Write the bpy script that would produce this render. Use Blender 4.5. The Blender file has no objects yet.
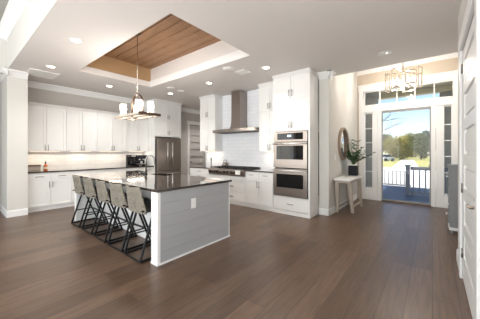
import bpy, bmesh, math, random
from mathutils import Vector, Matrix
SC = bpy.context.scene
COL = SC.collection
PI = math.pi
# ------------------------------------------------------------------ camera
cd = bpy.data.cameras.new('camera'); cam = bpy.data.objects.new('camera', cd); COL.objects.link(cam)
cd.sensor_width = 36.0; cd.lens = 36.0 * 237.0 / 480.0
cd.shift_y = -8.0 / 480.0
cd.clip_start = 0.02; cd.clip_end = 500
cam.location = (0, 0, 1.372); cam.rotation_euler = (PI / 2, 0, math.radians(39.1))
SC.camera = cam
# ------------------------------------------------------------------ world, sun, daylight, exposure
W = bpy.data.worlds.new('sky'); SC.world = W; W.use_nodes = True
wn = W.node_tree.nodes; wl = W.node_tree.links
sky = wn.new('ShaderNodeTexSky'); sky.sky_type = 'NISHITA'; sky.sun_disc = False
sky.sun_elevation = math.radians(42); sky.sun_rotation = math.radians(205); sky.air_density = 0.9; sky.dust_density = 0.5; sky.ozone_density = 1.2
wn['Background'].inputs['Strength'].default_value = 0.14
wl.new(sky.outputs[0], wn['Background'].inputs['Color'])
sd = bpy.data.lights.new('sun', 'SUN'); sun = bpy.data.objects.new('sun', sd); COL.objects.link(sun)
sd.energy = 6; sd.angle = 0.01; sd.color = (1.0, 0.95, 0.86)
sun.rotation_euler = (math.radians(50), 0, math.radians(-78))

def area(name, loc, rot, sx, sy, power, color=(1, 1, 1), parent=None, spread=PI):
    d = bpy.data.lights.new(name, 'AREA'); d.shape = 'RECTANGLE'; d.size = sx; d.size_y = sy
    d.energy = power; d.color = color; d.spread = spread
    o = bpy.data.objects.new(name, d); o.location = loc; o.rotation_euler = rot; COL.objects.link(o)
    if parent: o.parent = parent
    return o
# area lights for daylight at the living room windows, plus an added ceiling fill
for wx in (-5.2, -2.7, -0.2):
    area('window_area_light', (wx, -4.9, 1.6), (PI / 2, 0, 0), 1.7, 2.9, 66, (0.95, 0.975, 1.0))
area('window_area_light', (2.9, -1.8, 1.75), (PI / 2, 0, PI / 2), 2.6, 2.5, 60, (0.95, 0.975, 1.0))
area('window_area_light', (-6.78, -3.1, 1.75), (PI / 2, 0, -PI / 2), 2.6, 2.5, 60, (0.97, 0.985, 1.0))  # added lamp for the made-up left window, lighting the panelled door
area('ceiling_fill', (-0.2, -3.3, .06), (PI, 0, 0), 5.6, 3.2, 300, (1.0, 1.0, 1.0))  # added up-light with no real source, brightening the ceilings
SC.view_settings.view_transform = 'Standard'; SC.view_settings.look = 'None'
SC.view_settings.exposure = 0.55; SC.view_settings.gamma = 1.0
SC.view_settings.use_curve_mapping = False

# ------------------------------------------------------------------ materials
def s2l(r, g, b):
    f = lambda v: (v / 255 / 12.92) if v <= 10 else ((v / 255 + 0.055) / 1.055) ** 2.4
    return (f(r), f(g), f(b), 1)
MATS = {}
def mat(name, rgb, rough=0.5, metal=0.0, vary=0.04, scale=6.0, bump=0.0, bscale=40.0, stretch=None, emit=0.0, coat=0.0):
    m = bpy.data.materials.new(name); m.use_nodes = True
    n = m.node_tree.nodes; l = m.node_tree.links; p = n['Principled BSDF']
    c = s2l(*rgb)
    p.inputs['Roughness'].default_value = rough; p.inputs['Metallic'].default_value = metal
    p.inputs['Coat Weight'].default_value = coat
    tc = n.new('ShaderNodeTexCoord'); mp = n.new('ShaderNodeMapping'); l.new(tc.outputs['Object'], mp.inputs[0])
    if stretch: mp.inputs['Scale'].default_value = stretch
    nz = n.new('ShaderNodeTexNoise'); nz.inputs['Scale'].default_value = scale; nz.inputs['Detail'].default_value = 4
    l.new(mp.outputs[0], nz.inputs['Vector'])
    mx = n.new('ShaderNodeMix'); mx.data_type = 'RGBA'
    mx.inputs[6].default_value = tuple(max(0, v * (1 - vary)) for v in c[:3]) + (1,)
    mx.inputs[7].default_value = tuple(min(1, v * (1 + vary)) for v in c[:3]) + (1,)
    l.new(nz.outputs[0], mx.inputs[0]); l.new(mx.outputs[2], p.inputs['Base Color'])
    if bump:
        n2 = n.new('ShaderNodeTexNoise'); n2.inputs['Scale'].default_value = bscale; l.new(mp.outputs[0], n2.inputs['Vector'])
        b = n.new('ShaderNodeBump'); b.inputs['Strength'].default_value = bump; b.inputs['Distance'].default_value = 0.01
        l.new(n2.outputs[0], b.inputs['Height']); l.new(b.outputs[0], p.inputs['Normal'])
    if emit:
        p.inputs['Emission Color'].default_value = c; p.inputs['Emission Strength'].default_value = emit
    MATS[name] = m; return m
mat('cabinet_white', (236, 236, 234), 0.35, vary=0.01)
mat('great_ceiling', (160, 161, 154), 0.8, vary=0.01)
mat('tray_gap', (58, 40, 28), 0.8)
mat('tray_side_tan', (178, 144, 106), 0.5, vary=0.08, scale=3, stretch=(1, 1, 14))  # plain tan with fine streaks for the short tray sides
mat('trim_white', (240, 240, 239), 0.4, vary=0.01)
mat('wall_paint', (216, 214, 209), 0.7, vary=0.015, bump=0.05, bscale=150)
mat('shaded_greige_paint', (192, 188, 182), 0.7, vary=0.015, bump=0.05, bscale=150)  # greige wall colour, darkened partly to carry the shade above the cabinets
mat('tan_paint', (208, 194, 176), 0.7, vary=0.015, bump=0.05, bscale=150)
mat('ceiling_paint', (225, 220, 216), 0.8, vary=0.01, bump=0.08, bscale=120)
mat('island_grey', (170, 171, 173), 0.45, vary=0.02)
mat('stone', (62, 52, 47), 0.13, vary=0.25, scale=60, coat=1.0)
mat('steel', (152, 143, 136), 0.34, 1.0, vary=0.06, scale=4, stretch=(1, 1, 60))
mat('steel_bright', (236, 235, 234), 0.32, 1.0, vary=0.03)
mat('handle_metal', (150, 147, 144), 0.3, 1.0, vary=0.05)
mat('black_glass', (12, 13, 15), 0.05, vary=0.1)
MATS['black_glass'].node_tree.nodes['Principled BSDF'].inputs['Specular IOR Level'].default_value = 0.3
mat('black_metal', (22, 23, 26), 0.4, 0.3, vary=0.15)
mat('black_plastic', (26, 25, 26), 0.25, vary=0.15)
mat('black_seat', (28, 28, 28), 0.6, vary=0.2, bump=0.2)
mat('grille_dark', (70, 68, 66), 0.6)
mat('bronze', (112, 92, 78), 0.35, 0.9, vary=0.1)
mat('nickel', (200, 190, 176), 0.25, 1.0, vary=0.05)
mat('amber', (190, 98, 48), 0.2, vary=0.2)
mat('label_cream', (232, 220, 200), 0.6)
mat('navy_pot', (12, 14, 24), 0.7, vary=0.1)
mat('soil', (60, 48, 38), 0.9, vary=0.3, scale=40, bump=0.5)
mat('leaf_green', (74, 104, 64), 0.5, vary=0.3, scale=12)
mat('table_white', (238, 237, 234), 0.4, vary=0.03)
mat('weathered_wood', (184, 172, 158), 0.6, vary=0.15, scale=8, stretch=(6, 6, 1))
mat('mirror_wood', (150, 132, 116), 0.6, vary=0.2, scale=20)
mat('mirror_glass', (235, 235, 235), 0.02, 1.0, vary=0.0)
mat('grey_chest', (136, 138, 140), 0.5, vary=0.05)
mat('door_grey', (190, 186, 182), 0.5, vary=0.03)
mat('outlet_white', (238, 238, 236), 0.4, vary=0.01)
mat('plate_grey', (150, 150, 150), 0.5, vary=0.01)
mat('vent_white', (240, 239, 236), 0.5, vary=0.02)
mat('lamp_lit', (255, 240, 220), 0.5, emit=9.0, vary=0.0)
mat('lamp_unlit', (236, 234, 228), 0.3, emit=0.0, vary=0.0)
mat('bulb_lit', (255, 226, 190), 0.5, emit=2.5, vary=0.0)
mat('led_lit', (255, 226, 196), 0.5, emit=1.2, vary=0.0)
mat('display_lit', (190, 215, 235), 0.5, emit=1.2, vary=0.0)
mat('porch_blue', (72, 92, 128), 0.55, vary=0.1, scale=3, stretch=(1, 12, 1))
mat('porch_grey', (120, 130, 146), 0.6, vary=0.05)
mat('porch_column', (176, 178, 174), 0.6, vary=0.05)
mat('porch_ceiling', (228, 218, 186), 0.7, vary=0.05)
mat('grass', (168, 164, 92), 0.9, vary=0.35, scale=0.6, bump=0.4)
mat('concrete', (224, 220, 212), 0.85, vary=0.08, scale=0.8, bump=0.2)
mat('bark', (92, 76, 62), 0.9, vary=0.3, scale=10, bump=0.5)
mat('twig', (128, 112, 104), 0.9, vary=0.2)
mat('foliage_yellow', (158, 148, 84), 0.7, vary=0.45, scale=1.6)
mat('foliage_green', (104, 110, 62), 0.7, vary=0.45, scale=1.6)
mat('foliage_dark', (66, 74, 50), 0.7, vary=0.45, scale=1.6)
mat('car_paint', (196, 200, 204), 0.3, vary=0.02)
mat('car_glass', (30, 36, 44), 0.1)
mat('rubber', (24, 24, 25), 0.8)
mat('siding', (222, 222, 220), 0.7, vary=0.03)

def plank_mat(name, c1, c2, mortar, along, length, width, rough, bumpd, z_axis=None):
    m = bpy.data.materials.new(name); m.use_nodes = True
    n = m.node_tree.nodes; l = m.node_tree.links; p = n['Principled BSDF']
    tc = n.new('ShaderNodeTexCoord'); sx = n.new('ShaderNodeSeparateXYZ'); cb = n.new('ShaderNodeCombineXYZ')
    l.new(tc.outputs['Object'], sx.inputs[0])
    ax = {'X': 0, 'Y': 1, 'Z': 2}
    l.new(sx.outputs[ax[along[0]]], cb.inputs[0]); l.new(sx.outputs[ax[along[1]]], cb.inputs[1])
    br = n.new('ShaderNodeTexBrick'); br.inputs['Scale'].default_value = 1.0
    br.inputs['Brick Width'].default_value = length; br.inputs['Row Height'].default_value = width
    br.inputs['Mortar Size'].default_value = 0.0022; br.inputs['Mortar Smooth'].default_value = 0.1; br.inputs['Bias'].default_value = 0.0
    br.offset = 0.37; br.offset_frequency = 3
    br.inputs['Color1'].default_value = s2l(*c1); br.inputs['Color2'].default_value = s2l(*c2); br.inputs['Mortar'].default_value = s2l(*mortar)
    l.new(cb.outputs[0], br.inputs['Vector'])
    mp = n.new('ShaderNodeMapping'); mp.inputs['Scale'].default_value = (1.2, 16, 1); l.new(cb.outputs[0], mp.inputs[0])
    nz = n.new('ShaderNodeTexNoise'); nz.inputs['Scale'].default_value = 2.2; nz.inputs['Detail'].default_value = 6; nz.inputs['Distortion'].default_value = 0.4
    l.new(mp.outputs[0], nz.inputs['Vector'])
    rp = n.new('ShaderNodeValToRGB'); rp.color_ramp.elements[0].position = 0.3; rp.color_ramp.elements[0].color = (0.66, 0.63, 0.60, 1)
    rp.color_ramp.elements[1].position = 0.7; rp.color_ramp.elements[1].color = (1.12, 1.12, 1.12, 1)
    l.new(nz.outputs[0], rp.inputs[0])
    mx = n.new('ShaderNodeMix'); mx.data_type = 'RGBA'; mx.blend_type = 'MULTIPLY'; mx.inputs[0].default_value = 0.85
    l.new(br.outputs['Color'], mx.inputs[6]); l.new(rp.outputs[0], mx.inputs[7]); l.new(mx.outputs[2], p.inputs['Base Color'])
    p.inputs['Roughness'].default_value = rough
    b = n.new('ShaderNodeBump'); b.inputs['Strength'].default_value = 0.25; b.inputs['Distance'].default_value = bumpd; b.invert = True
    l.new(br.outputs['Fac'], b.inputs['Height']); l.new(b.outputs[0], p.inputs['Normal'])
    MATS[name] = m; return m
plank_mat('floor_wood', (116, 92, 74), (90, 69, 54), (52, 40, 32), 'YX', 1.75, 0.19, 0.34, 0.004)
plank_mat('tray_wood', (160, 122, 89), (146, 110, 79), (88, 64, 44), 'XY', 3.4, 0.2, 0.5, 0.004)
plank_mat('tile_back', (240, 239, 237), (236, 235, 233), (206, 203, 200), 'YZ', 0.30, 0.10, 0.2, 0.002)
plank_mat('tile_range', (236, 239, 243), (230, 234, 240), (206, 209, 214), 'XZ', 0.30, 0.10, 0.2, 0.002)
for k in ('tile_back', 'tile_range'):
    br = [q for q in MATS[k].node_tree.nodes if q.type == 'TEX_BRICK'][0]; br.offset = 0.5; br.offset_frequency = 2
    mxx = [q for q in MATS[k].node_tree.nodes if q.type == 'MIX'][0]; mxx.inputs[0].default_value = 0.04

def glass_mat(name, tint=(1, 1, 1, 1), refl=0.012, frost=None):
    m = bpy.data.materials.new(name); m.use_nodes = True
    n = m.node_tree.nodes; l = m.node_tree.links; n.remove(n['Principled BSDF'])
    t = n.new('ShaderNodeBsdfTransparent'); t.inputs[0].default_value = tint
    g = n.new('ShaderNodeBsdfGlossy'); g.inputs['Roughness'].default_value = 0.02
    nz = n.new('ShaderNodeTexNoise'); nz.inputs['Scale'].default_value = 3
    mr = n.new('ShaderNodeMapRange'); mr.inputs['To Min'].default_value = refl * 0.9; mr.inputs['To Max'].default_value = refl * 1.1
    l.new(nz.outputs[0], mr.inputs[0])
    mx = n.new('ShaderNodeMixShader'); l.new(mr.outputs[0], mx.inputs[0]); l.new(t.outputs[0], mx.inputs[1]); l.new(g.outputs[0], mx.inputs[2])
    out = mx
    if frost:
        d = n.new('ShaderNodeBsdfTranslucent'); d.inputs[0].default_value = frost
        mx2 = n.new('ShaderNodeMixShader'); mx2.inputs[0].default_value = 0.22
        l.new(mx.outputs[0], mx2.inputs[1]); l.new(d.outputs[0], mx2.inputs[2]); out = mx2
    l.new(out.outputs[0], n['Material Output'].inputs[0]); MATS[name] = m
glass_mat('window_glass'); glass_mat('shade_glass', refl=0.10, frost=(1, 0.97, 0.92, 1))

def weave_mat():
    m = bpy.data.materials.new('woven_rope'); m.use_nodes = True
    n = m.node_tree.nodes; l = m.node_tree.links; p = n['Principled BSDF']; p.inputs['Roughness'].default_value = 0.85
    tc = n.new('ShaderNodeTexCoord')
    br = n.new('ShaderNodeTexBrick'); br.inputs['Scale'].default_value = 1.0; br.inputs['Brick Width'].default_value = 0.035; br.inputs['Row Height'].default_value = 0.016
    br.inputs['Mortar Size'].default_value = 0.0025; br.inputs['Color1'].default_value = s2l(182, 174, 158); br.inputs['Color2'].default_value = s2l(140, 133, 120); br.inputs['Mortar'].default_value = s2l(60, 57, 52)
    sx = n.new('ShaderNodeSeparateXYZ'); cb = n.new('ShaderNodeCombineXYZ'); l.new(tc.outputs['Object'], sx.inputs[0])
    l.new(sx.outputs[0], cb.inputs[0]); l.new(sx.outputs[2], cb.inputs[1]); l.new(cb.outputs[0], br.inputs['Vector'])
    l.new(br.outputs['Color'], p.inputs['Base Color'])
    b = n.new('ShaderNodeBump'); b.invert = True; b.inputs['Distance'].default_value = 0.004; l.new(br.outputs['Fac'], b.inputs['Height']); l.new(b.outputs[0], p.inputs['Normal'])
    MATS['woven_rope'] = m
weave_mat()

# ------------------------------------------------------------------ mesh helpers
class MB:
    """collects shapes in world coordinates; build() links them as one mesh object"""
    def __init__(s): s.bm = bmesh.new(); s.mats = []; s.mi = 0
    def use(s, name):
        if name not in s.mats: s.mats.append(name)
        s.mi = s.mats.index(name); return s
    def _fin(s, faces, smooth=False):
        for f in faces: f.material_index = s.mi; f.smooth = smooth
        bmesh.ops.recalc_face_normals(s.bm, faces=list(faces))
    def hexa(s, c, bev=0.0):
        vs = [s.bm.verts.new(p) for p in c]
        fs = [s.bm.faces.new([vs[i] for i in q]) for q in ((0, 3, 2, 1), (4, 5, 6, 7), (0, 1, 5, 4), (1, 2, 6, 5), (2, 3, 7, 6), (3, 0, 4, 7))]
        s._fin(fs)
        if bev > 0:
            es = list({e for f in fs for e in f.edges})
            r = bmesh.ops.bevel(s.bm, geom=es, offset=bev, segments=2, profile=0.5, affect='EDGES', clamp_overlap=True)
            for f in r['faces']: f.material_index = s.mi
        return s
    def box(s, x0, x1, y0, y1, z0, z1, bev=0.0):
        x0, x1 = min(x0, x1), max(x0, x1); y0, y1 = min(y0, y1), max(y0, y1); z0, z1 = min(z0, z1), max(z0, z1)
        return s.hexa([(x0, y0, z0), (x1, y0, z0), (x1, y1, z0), (x0, y1, z0), (x0, y0, z1), (x1, y0, z1), (x1, y1, z1), (x0, y1, z1)], bev)
    def tube(s, pts, r, seg=10, cap=True, closed=False, flat=None):
        pts = [Vector(p) for p in pts]; n = len(pts); rings = []
        rr = r if isinstance(r, (list, tuple)) else [r] * n
        up = None
        for i, p in enumerate(pts):
            a = pts[(i - 1) % n] if (i > 0 or closed) else pts[0]; b = pts[(i + 1) % n] if (i < n - 1 or closed) else pts[-1]
            t = (b - a).normalized()
            if up is None:
                up = Vector((0, 0, 1)) if abs(t.z) < 0.9 else Vector((1, 0, 0))
            u = (up - t * up.dot(t)).normalized(); v = t.cross(u); up = u
            fu, fv = (flat if flat else (1, 1))
            rings.append([s.bm.verts.new(p + (u * math.cos(k * 2 * PI / seg) * fu + v * math.sin(k * 2 * PI / seg) * fv) * rr[i]) for k in range(seg)])
        fs = []
        for i in range(n if closed else n - 1):
            A, B = rings[i], rings[(i + 1) % n]
            for k in range(seg): fs.append(s.bm.faces.new((A[k], A[(k + 1) % seg], B[(k + 1) % seg], B[k])))
        caps = []
        if cap and not closed:
            caps = [s.bm.faces.new(rings[0][::-1]), s.bm.faces.new(rings[-1])]
        s._fin(fs + caps, True)
        for f in caps: f.smooth = False
        return s
    def bar(s, a, b, w, d=None, bev=0.0, upv=(0, 0, 1)):
        a, b = Vector(a), Vector(b); d = d or w; t = (b - a).normalized(); up = Vector(upv)
        if abs(t.dot(up)) > 0.95: up = Vector((0, 1, 0))
        u = t.cross(up).normalized(); v = u.cross(t)
        c = []
        for p in (a, b):
            for (i, j) in ((-1, -1), (1, -1), (1, 1), (-1, 1)): c.append(p + u * i * w / 2 + v * j * d / 2)
        return s.hexa(c, bev)
    def lathe(s, prof, c, seg=24, axis='Z', cap=True):
        rings = []; c = Vector(c)
        def P(r, h, k):
            x, y = r * math.cos(k * 2 * PI / seg), r * math.sin(k * 2 * PI / seg)
            return c + (Vector((x, y, h)) if axis == 'Z' else Vector((h, x, y)) if axis == 'X' else Vector((x, h, y)))
        for r, h in prof: rings.append([s.bm.verts.new(P(max(r, 1e-4), h, k)) for k in range(seg)])
        fs = []
        for A, B in zip(rings, rings[1:]):
            for k in range(seg): fs.append(s.bm.faces.new((A[k], A[(k + 1) % seg], B[(k + 1) % seg], B[k])))
        if cap: fs += [s.bm.faces.new(rings[0][::-1]), s.bm.faces.new(rings[-1])]
        s._fin(fs, True); return s
    def prism(s, prof, a, b, n, up=(0, 0, 1)):
        """profile (out, up) swept from a to b; n = outward direction"""
        a, b, n, up = Vector(a), Vector(b), Vector(n), Vector(up)
        A = [s.bm.verts.new(a + n * o + up * h) for o, h in prof]; B = [s.bm.verts.new(b + n * o + up * h) for o, h in prof]
        k = len(prof); fs = [s.bm.faces.new((A[i], A[(i + 1) % k], B[(i + 1) % k], B[i])) for i in range(k)]
        fs += [s.bm.faces.new(A[::-1]), s.bm.faces.new(B)]
        s._fin(fs); return s
    def quad(s, *p):
        f = s.bm.faces.new([s.bm.verts.new(q) for q in p]); f.material_index = s.mi; return s
    def build(s, name, m=None, parent=None, origin=None):
        if m: s.mats = [m] if not s.mats else s.mats
        me = bpy.data.meshes.new(name)
        if parent is not None: off = Vector(parent['_o'] if '_o' in parent else (0, 0, 0))
        else:
            if origin is None:
                xs = [v.co for v in s.bm.verts]
                origin = ((min(v.x for v in xs) + max(v.x for v in xs)) / 2, (min(v.y for v in xs) + max(v.y for v in xs)) / 2, min(v.z for v in xs))
            off = Vector(origin)
        bmesh.ops.translate(s.bm, verts=s.bm.verts, vec=-off)
        s.bm.to_mesh(me); s.bm.free()
        for k in s.mats: me.materials.append(MATS[k])
        o = bpy.data.objects.new(name, me); COL.objects.link(o)
        if parent is not None: o.parent = parent
        else: o.location = off
        o['_o'] = tuple(off)
        return o
def tag(o, label=None, cat=None, group=None, kind=None):
    if label: o['label'] = label
    if cat: o['category'] = cat
    if group: o['group'] = group
    if kind: o['kind'] = kind
    return o
def thing(name, loc, label, cat, group=None, kind=None):
    o = bpy.data.objects.new(name, None); COL.objects.link(o); o.location = loc; o.empty_display_size = 0.1
    o['_o'] = tuple(loc); return tag(o, label, cat, group, kind)
def struct(name, mb, m, label, cat, world=True):
    o = mb.build(name, m, None, (0, 0, 0) if world else None); return tag(o, label, cat, None, 'structure')
def tree_copy(o, parent=None):
    c = o.copy(); COL.objects.link(c)
    if parent is not None: c.parent = parent
    for ch in list(o.children): tree_copy(ch, c)
    return c
# a face frame: u along the run, n outwards; fx -> faces +X (u = +Y), fy -> faces -Y (u = +X)
class Face:
    def __init__(s, kind, plane): s.k = kind; s.p = plane
    def box(s, mb, u0, u1, n0, n1, z0, z1, bev=0.0):
        if s.k == 'fx': mb.box(s.p + n0, s.p + n1, u0, u1, z0, z1, bev)
        else: mb.box(u0, u1, s.p - n1, s.p - n0, z0, z1, bev)
    def pt(s, u, n, z): return (s.p + n, u, z) if s.k == 'fx' else (u, s.p - n, z)
def shaker(F, u0, u1, z0, z1, st=0.057, t=0.02):
    mb = MB(); b = 0.0015
    F.box(mb, u0, u0 + st, 0.0005, t, z0, z1, b); F.box(mb, u1 - st, u1, 0.0005, t, z0, z1, b)
    F.box(mb, u0 + st, u1 - st, 0.0005, t, z0, z0 + st, b); F.box(mb, u0 + st, u1 - st, 0.0005, t, z1 - st, z1, b)
    F.box(mb, u0 + st - .004, u1 - st + .004, 0.0005, t - 0.011, z0 + st - .004, z1 - st + .004)
    return mb
def slabfront(F, u0, u1, z0, z1, t=0.02):
    mb = MB(); F.box(mb, u0, u1, 0.0005, t, z0, z1, 0.002); return mb
def pull(F, u, z, L, vert, n0=0.02, m='handle_metal'):
    mb = MB(); r = 0.0065 if L < .5 else .015; d = n0 + 0.03
    a, b = ((u, z - L / 2), (u, z + L / 2)) if vert else ((u - L / 2, z), (u + L / 2, z))
    mb.tube([F.pt(a[0], d, a[1]), F.pt(b[0], d, b[1])], r, 8)
    for q in (0.12, 0.88):
        uu, zz = a[0] + (b[0] - a[0]) * q, a[1] + (b[1] - a[1]) * q
        mb.tube([F.pt(uu, n0 - 0.001, zz), F.pt(uu, d, zz)], r * 0.8, 8)
    return mb
def add_door(F, root, u0, u1, z0, z1, hside=None, hz=None, L=0.14):
    d = shaker(F, u0 + .0035, u1 - .0035, z0 + .003, z1 - .003).build('door', 'cabinet_white', root)
    if hside:
        u = u1 - 0.032 if hside > 0 else u0 + 0.032
        pull(F, u, hz, L, True).build('handle', 'handle_metal', d)
    return d
def add_drawer(F, root, u0, u1, z0, z1, handle=True, L=0.15, panel=False):
    d = (shaker(F, u0 + .0035, u1 - .0035, z0 + .003, z1 - .003) if panel else slabfront(F, u0 + .0035, u1 - .0035, z0 + .003, z1 - .003)).build('drawer', 'cabinet_white', root)
    if handle: pull(F, (u0 + u1) / 2, (z0 + z1) / 2, L, False).build('handle', 'handle_metal', d)
    return d
CROWN = [(0, 0), (0, -0.12), (0.012, -0.12), (0.016, -0.105), (0.05, -0.05), (0.075, -0.022), (0.09, -0.018), (0.09, 0)]
def crownp(sc=1.0): return [(o * sc, h * sc) for o, h in CROWN]
BASE = [(0, 0), (0.016, 0), (0.016, 0.115), (0.008, 0.135), (0, 0.14)]

ZC = 3.07      # kitchen ceiling
ZE = 3.74      # entry ceiling
ZG = 3.85      # great room ceiling
# ================================================================== SETTING
struct('floor', MB().box(-12, 4, -5.2, 7.72, -0.12, 0).box(-8, -5.5, 7.7, 8.4, -0.12, 0), 'floor_wood', 'brown wood plank floor running through kitchen and entry', 'floor')
c = MB()
c.box(-9, 3.1, 0.78, 1.72, ZC, ZC + .12).box(-9, -5.78, 1.72, 3.37, ZC, ZC + .12).box(-2.5, 3.1, 1.72, 3.37, ZC, ZC + .12).box(-9, 3.1, 3.37, 5.47, ZC, ZC + .12).box(-9, -5.6, 5.47, 8.4, ZC, ZC + .12)
struct('ceiling', c, 'ceiling_paint', 'flat painted kitchen ceiling around the wood tray', 'ceiling')
struct('ceiling_entry', MB().box(-1.95, 1.0, 5.35, 7.9, ZE, ZE + .1), 'ceiling_paint', 'higher ceiling above the front entry', 'ceiling')
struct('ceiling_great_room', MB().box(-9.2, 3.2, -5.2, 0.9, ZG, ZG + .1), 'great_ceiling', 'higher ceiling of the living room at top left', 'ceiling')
# tray
tr = MB().use('tray_wood')
y = 1.72 - .08
while y < 3.46:
    tr.box(-5.9, -2.4, y + .007, y + .193, 3.545, 3.565, .003); y += .2
tr.use('tray_gap').box(-5.9, -2.4, 1.6, 3.5, 3.566, 3.60)
struct('ceiling_tray', tr, None, 'wood plank panel inside the recessed ceiling tray', 'ceiling')
struct('wall_tray_end', MB().box(-5.84, -5.78, 1.66, 3.43, ZC + .1, 3.55).box(-2.5, -2.44, 1.66, 3.43, ZC + .1, 3.55), 'tray_side_tan', 'tan streaked short sides of the ceiling tray', 'wall')
struct('wall_tray_side', MB().box(-5.78, -2.5, 3.37, 3.43, ZC + .1, 3.55).box(-5.78, -2.5, 1.66, 1.72, ZC + .12, 3.55), 'ceiling_paint', 'painted long sides of the ceiling tray', 'wall')
t = MB()
t.box(-5.78, -2.5, 3.345, 3.372, ZC - .004, 3.225)
struct('trim_tray', t, 'trim_white', 'white board trim lining the far long side of the tray', 'trim')
struct('trim_tray_end', MB().box(-5.78, -5.755, 1.72, 3.345, ZC - .004, 3.2), 'ceiling_paint', 'trim board on the far short side of the tray, coloured beige for its shade', 'trim')  # white trim given the beige ceiling colour to show its shade
# back wall, range wall, stub, entry walls
struct('wall_back', MB().box(-7.75, -7.6, 0.9, 6.11, 0, 3.2).box(-7.75, -7.6, 6.97, 8.4, 0, 3.2).box(-7.75, -7.6, 6.11, 6.97, 2.46, 3.2), 'shaded_greige_paint', 'greige wall above the long row of cabinets, coloured darker partly for its shade', 'wall')
struct('wall_corridor_end', MB().box(-7.75, -5.5, 8.3, 8.4, 0, 3.2), 'wall_paint', 'end wall of the pantry passage', 'wall')
struct('wall_range', MB().box(-5.74, -1.86, 5.33, 5.47, 0, 3.2).box(-5.74, -5.6, 5.47, 8.3, 0, 3.2), 'wall_paint', 'painted wall behind the range run', 'wall')
struct('wall_column', MB().box(-9.0, -6.84, 0.77, 1.09, 0, 3.15), 'wall_paint', 'thick pale wall end left of the cabinets', 'wall')
struct('wall_entry_left', MB().box(-1.93, -1.72, 5.12, 7.75, 0, ZE + .05), 'wall_paint', 'pale wall with the round mirror', 'wall')
struct('wall_header', MB().box(-1.9, .9, 5.40, 5.47, ZC + .12, ZE + .1).box(-1.72, .66, 5.47, 5.48, ZC, ZE + .1), 'wall_paint', 'drop from entry ceiling to kitchen ceiling', 'wall')
struct('wall_right', MB().box(.25, .32, 1.7, 2.335, 0, 3.1).box(.25, .32, 3.50, 4.08, 0, 3.1).box(.25, .32, 2.335, 3.50, 2.455, 3.1).box(.32, 3.1, 1.7, 1.77, 0, 3.1).box(.32, .8, 4.01, 4.08, 0, 3.8), 'wall_paint', 'pale wall around the panelled door at right edge', 'wall')
struct('wall_entry_right', MB().box(.66, .8, 4.08, 7.75, 0, ZE + .05), 'wall_paint', 'right wall of the entry', 'wall')
struct('wall_closet_back', MB().box(.9, 1.0, 1.77, 4.01, 0, 3.1), 'wall_paint', 'wall behind the panelled door', 'wall')
f = MB()
YD = 7.6
f.box(-1.95, -1.60, YD, YD + .15, -.1, ZE + .05).box(.42, .85, YD, YD + .15, -.1, ZE + .05).box(-1.60, .42, YD, YD + .15, 3.13, ZE + .05)
struct('wall_front', f, 'tan_paint', 'tan wall above the front door unit', 'wall')
# great room shell behind the camera
g = MB()
xs = [-6.87, -6.05, -4.35, -3.55, -1.85, -1.05, .65, 3.1]
for i in range(0, 7, 2): g.box(xs[i], xs[i + 1], -5.12, -5.0, 0, ZG)
for i in range(1, 7, 2): g.box(xs[i], xs[i + 1], -5.12, -5.0, 0, .5).box(xs[i], xs[i + 1], -5.12, -5.0, 3.0, ZG)
struct('wall_great_rear', g, 'wall_paint', 'living room wall behind the camera', 'wall')
g = MB().box(3.0, 3.12, -5.1, -3.1, 0, ZG).box(3.0, 3.12, -.5, 1.77, 0, ZG).box(3.0, 3.12, -3.1, -.5, 0, .5).box(3.0, 3.12, -3.1, -.5, 3.0, ZG)
struct('wall_great_right', g, 'wall_paint', 'living room wall right of the camera', 'wall')
struct('wall_great_left', MB().box(-7.0, -6.87, -5.1, -4.4, 0, ZG).box(-7.0, -6.87, -1.8, -1.2, 0, ZG).box(-7.0, -6.87, -4.4, -1.8, 0, .5).box(-7.0, -6.87, -4.4, -1.8, 3.0, ZG).box(-7.0, -6.87, -1.2, .77, 3.0, ZG).box(-12, -11.9, -1.4, 1.2, 0, 3.2).box(-12, -7, -1.3, -1.2, 0, 3.2).box(-12, -9, 0.77, .9, 0, 3.2).box(-12, -7, -1.3, .9, 3.05, 3.2), 'wall_paint', 'living room left wall with an opening by the column', 'wall')
struct('wall_step', MB().box(-7.0, 3.1, 0.77, .78, ZC, ZG + .02).box(-7.0, 3.1, 0.78, .9, ZC + .12, ZG + .02), 'wall_paint', 'drop between living room and kitchen ceilings', 'wall')
for i in range(1, 7, 2):
    w = thing('window_%d' % (4 + i // 2), ((xs[i] + xs[i + 1]) / 2, -5.06, .5), 'tall living room window behind the camera', 'window', None, 'structure')
    m = MB(); x0, x1 = xs[i], xs[i + 1]
    for (a, b, cc, d) in ((x0, x0 + .06, .5, 3.0), (x1 - .06, x1, .5, 3.0)): m.box(a, b, -5.1, -5.02, cc, d)
    for zz in (.5, 1.7, 2.94): m.box(x0 + .06, x1 - .06, -5.1, -5.02, zz, zz + .06)
    m.box((x0 + x1) / 2 - .015, (x0 + x1) / 2 + .015, -5.09, -5.03, .56, 2.94)
    m.build('window_frame', 'trim_white', w)
    MB().box(x0 + .06, x1 - .06, -5.065, -5.06, .56, 2.94).build('pane', 'window_glass', w)
w = thing('window_7', (3.06, -1.8, .5), 'wide living room window right of the camera', 'window', None, 'structure')
MB().box(3.02, 3.1, -3.1, -3.04, .5, 3).box(3.02, 3.1, -.56, -.5, .5, 3).box(3.02, 3.1, -3.04, -.56, .5, .56).box(3.02, 3.1, -3.04, -.56, 2.94, 3).box(3.03, 3.09, -1.83, -1.77, .56, 2.94).build('window_frame', 'trim_white', w)
MB().box(3.06, 3.065, -3.04, -.56, .56, 2.94).build('pane', 'window_glass', w)
w = thing('window_8', (-6.93, -3.1, .5), 'wide living room window added left of the camera to light the panelled door', 'window', None, 'structure')  # unseen window, added so that light reaches the right-hand wall
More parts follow.
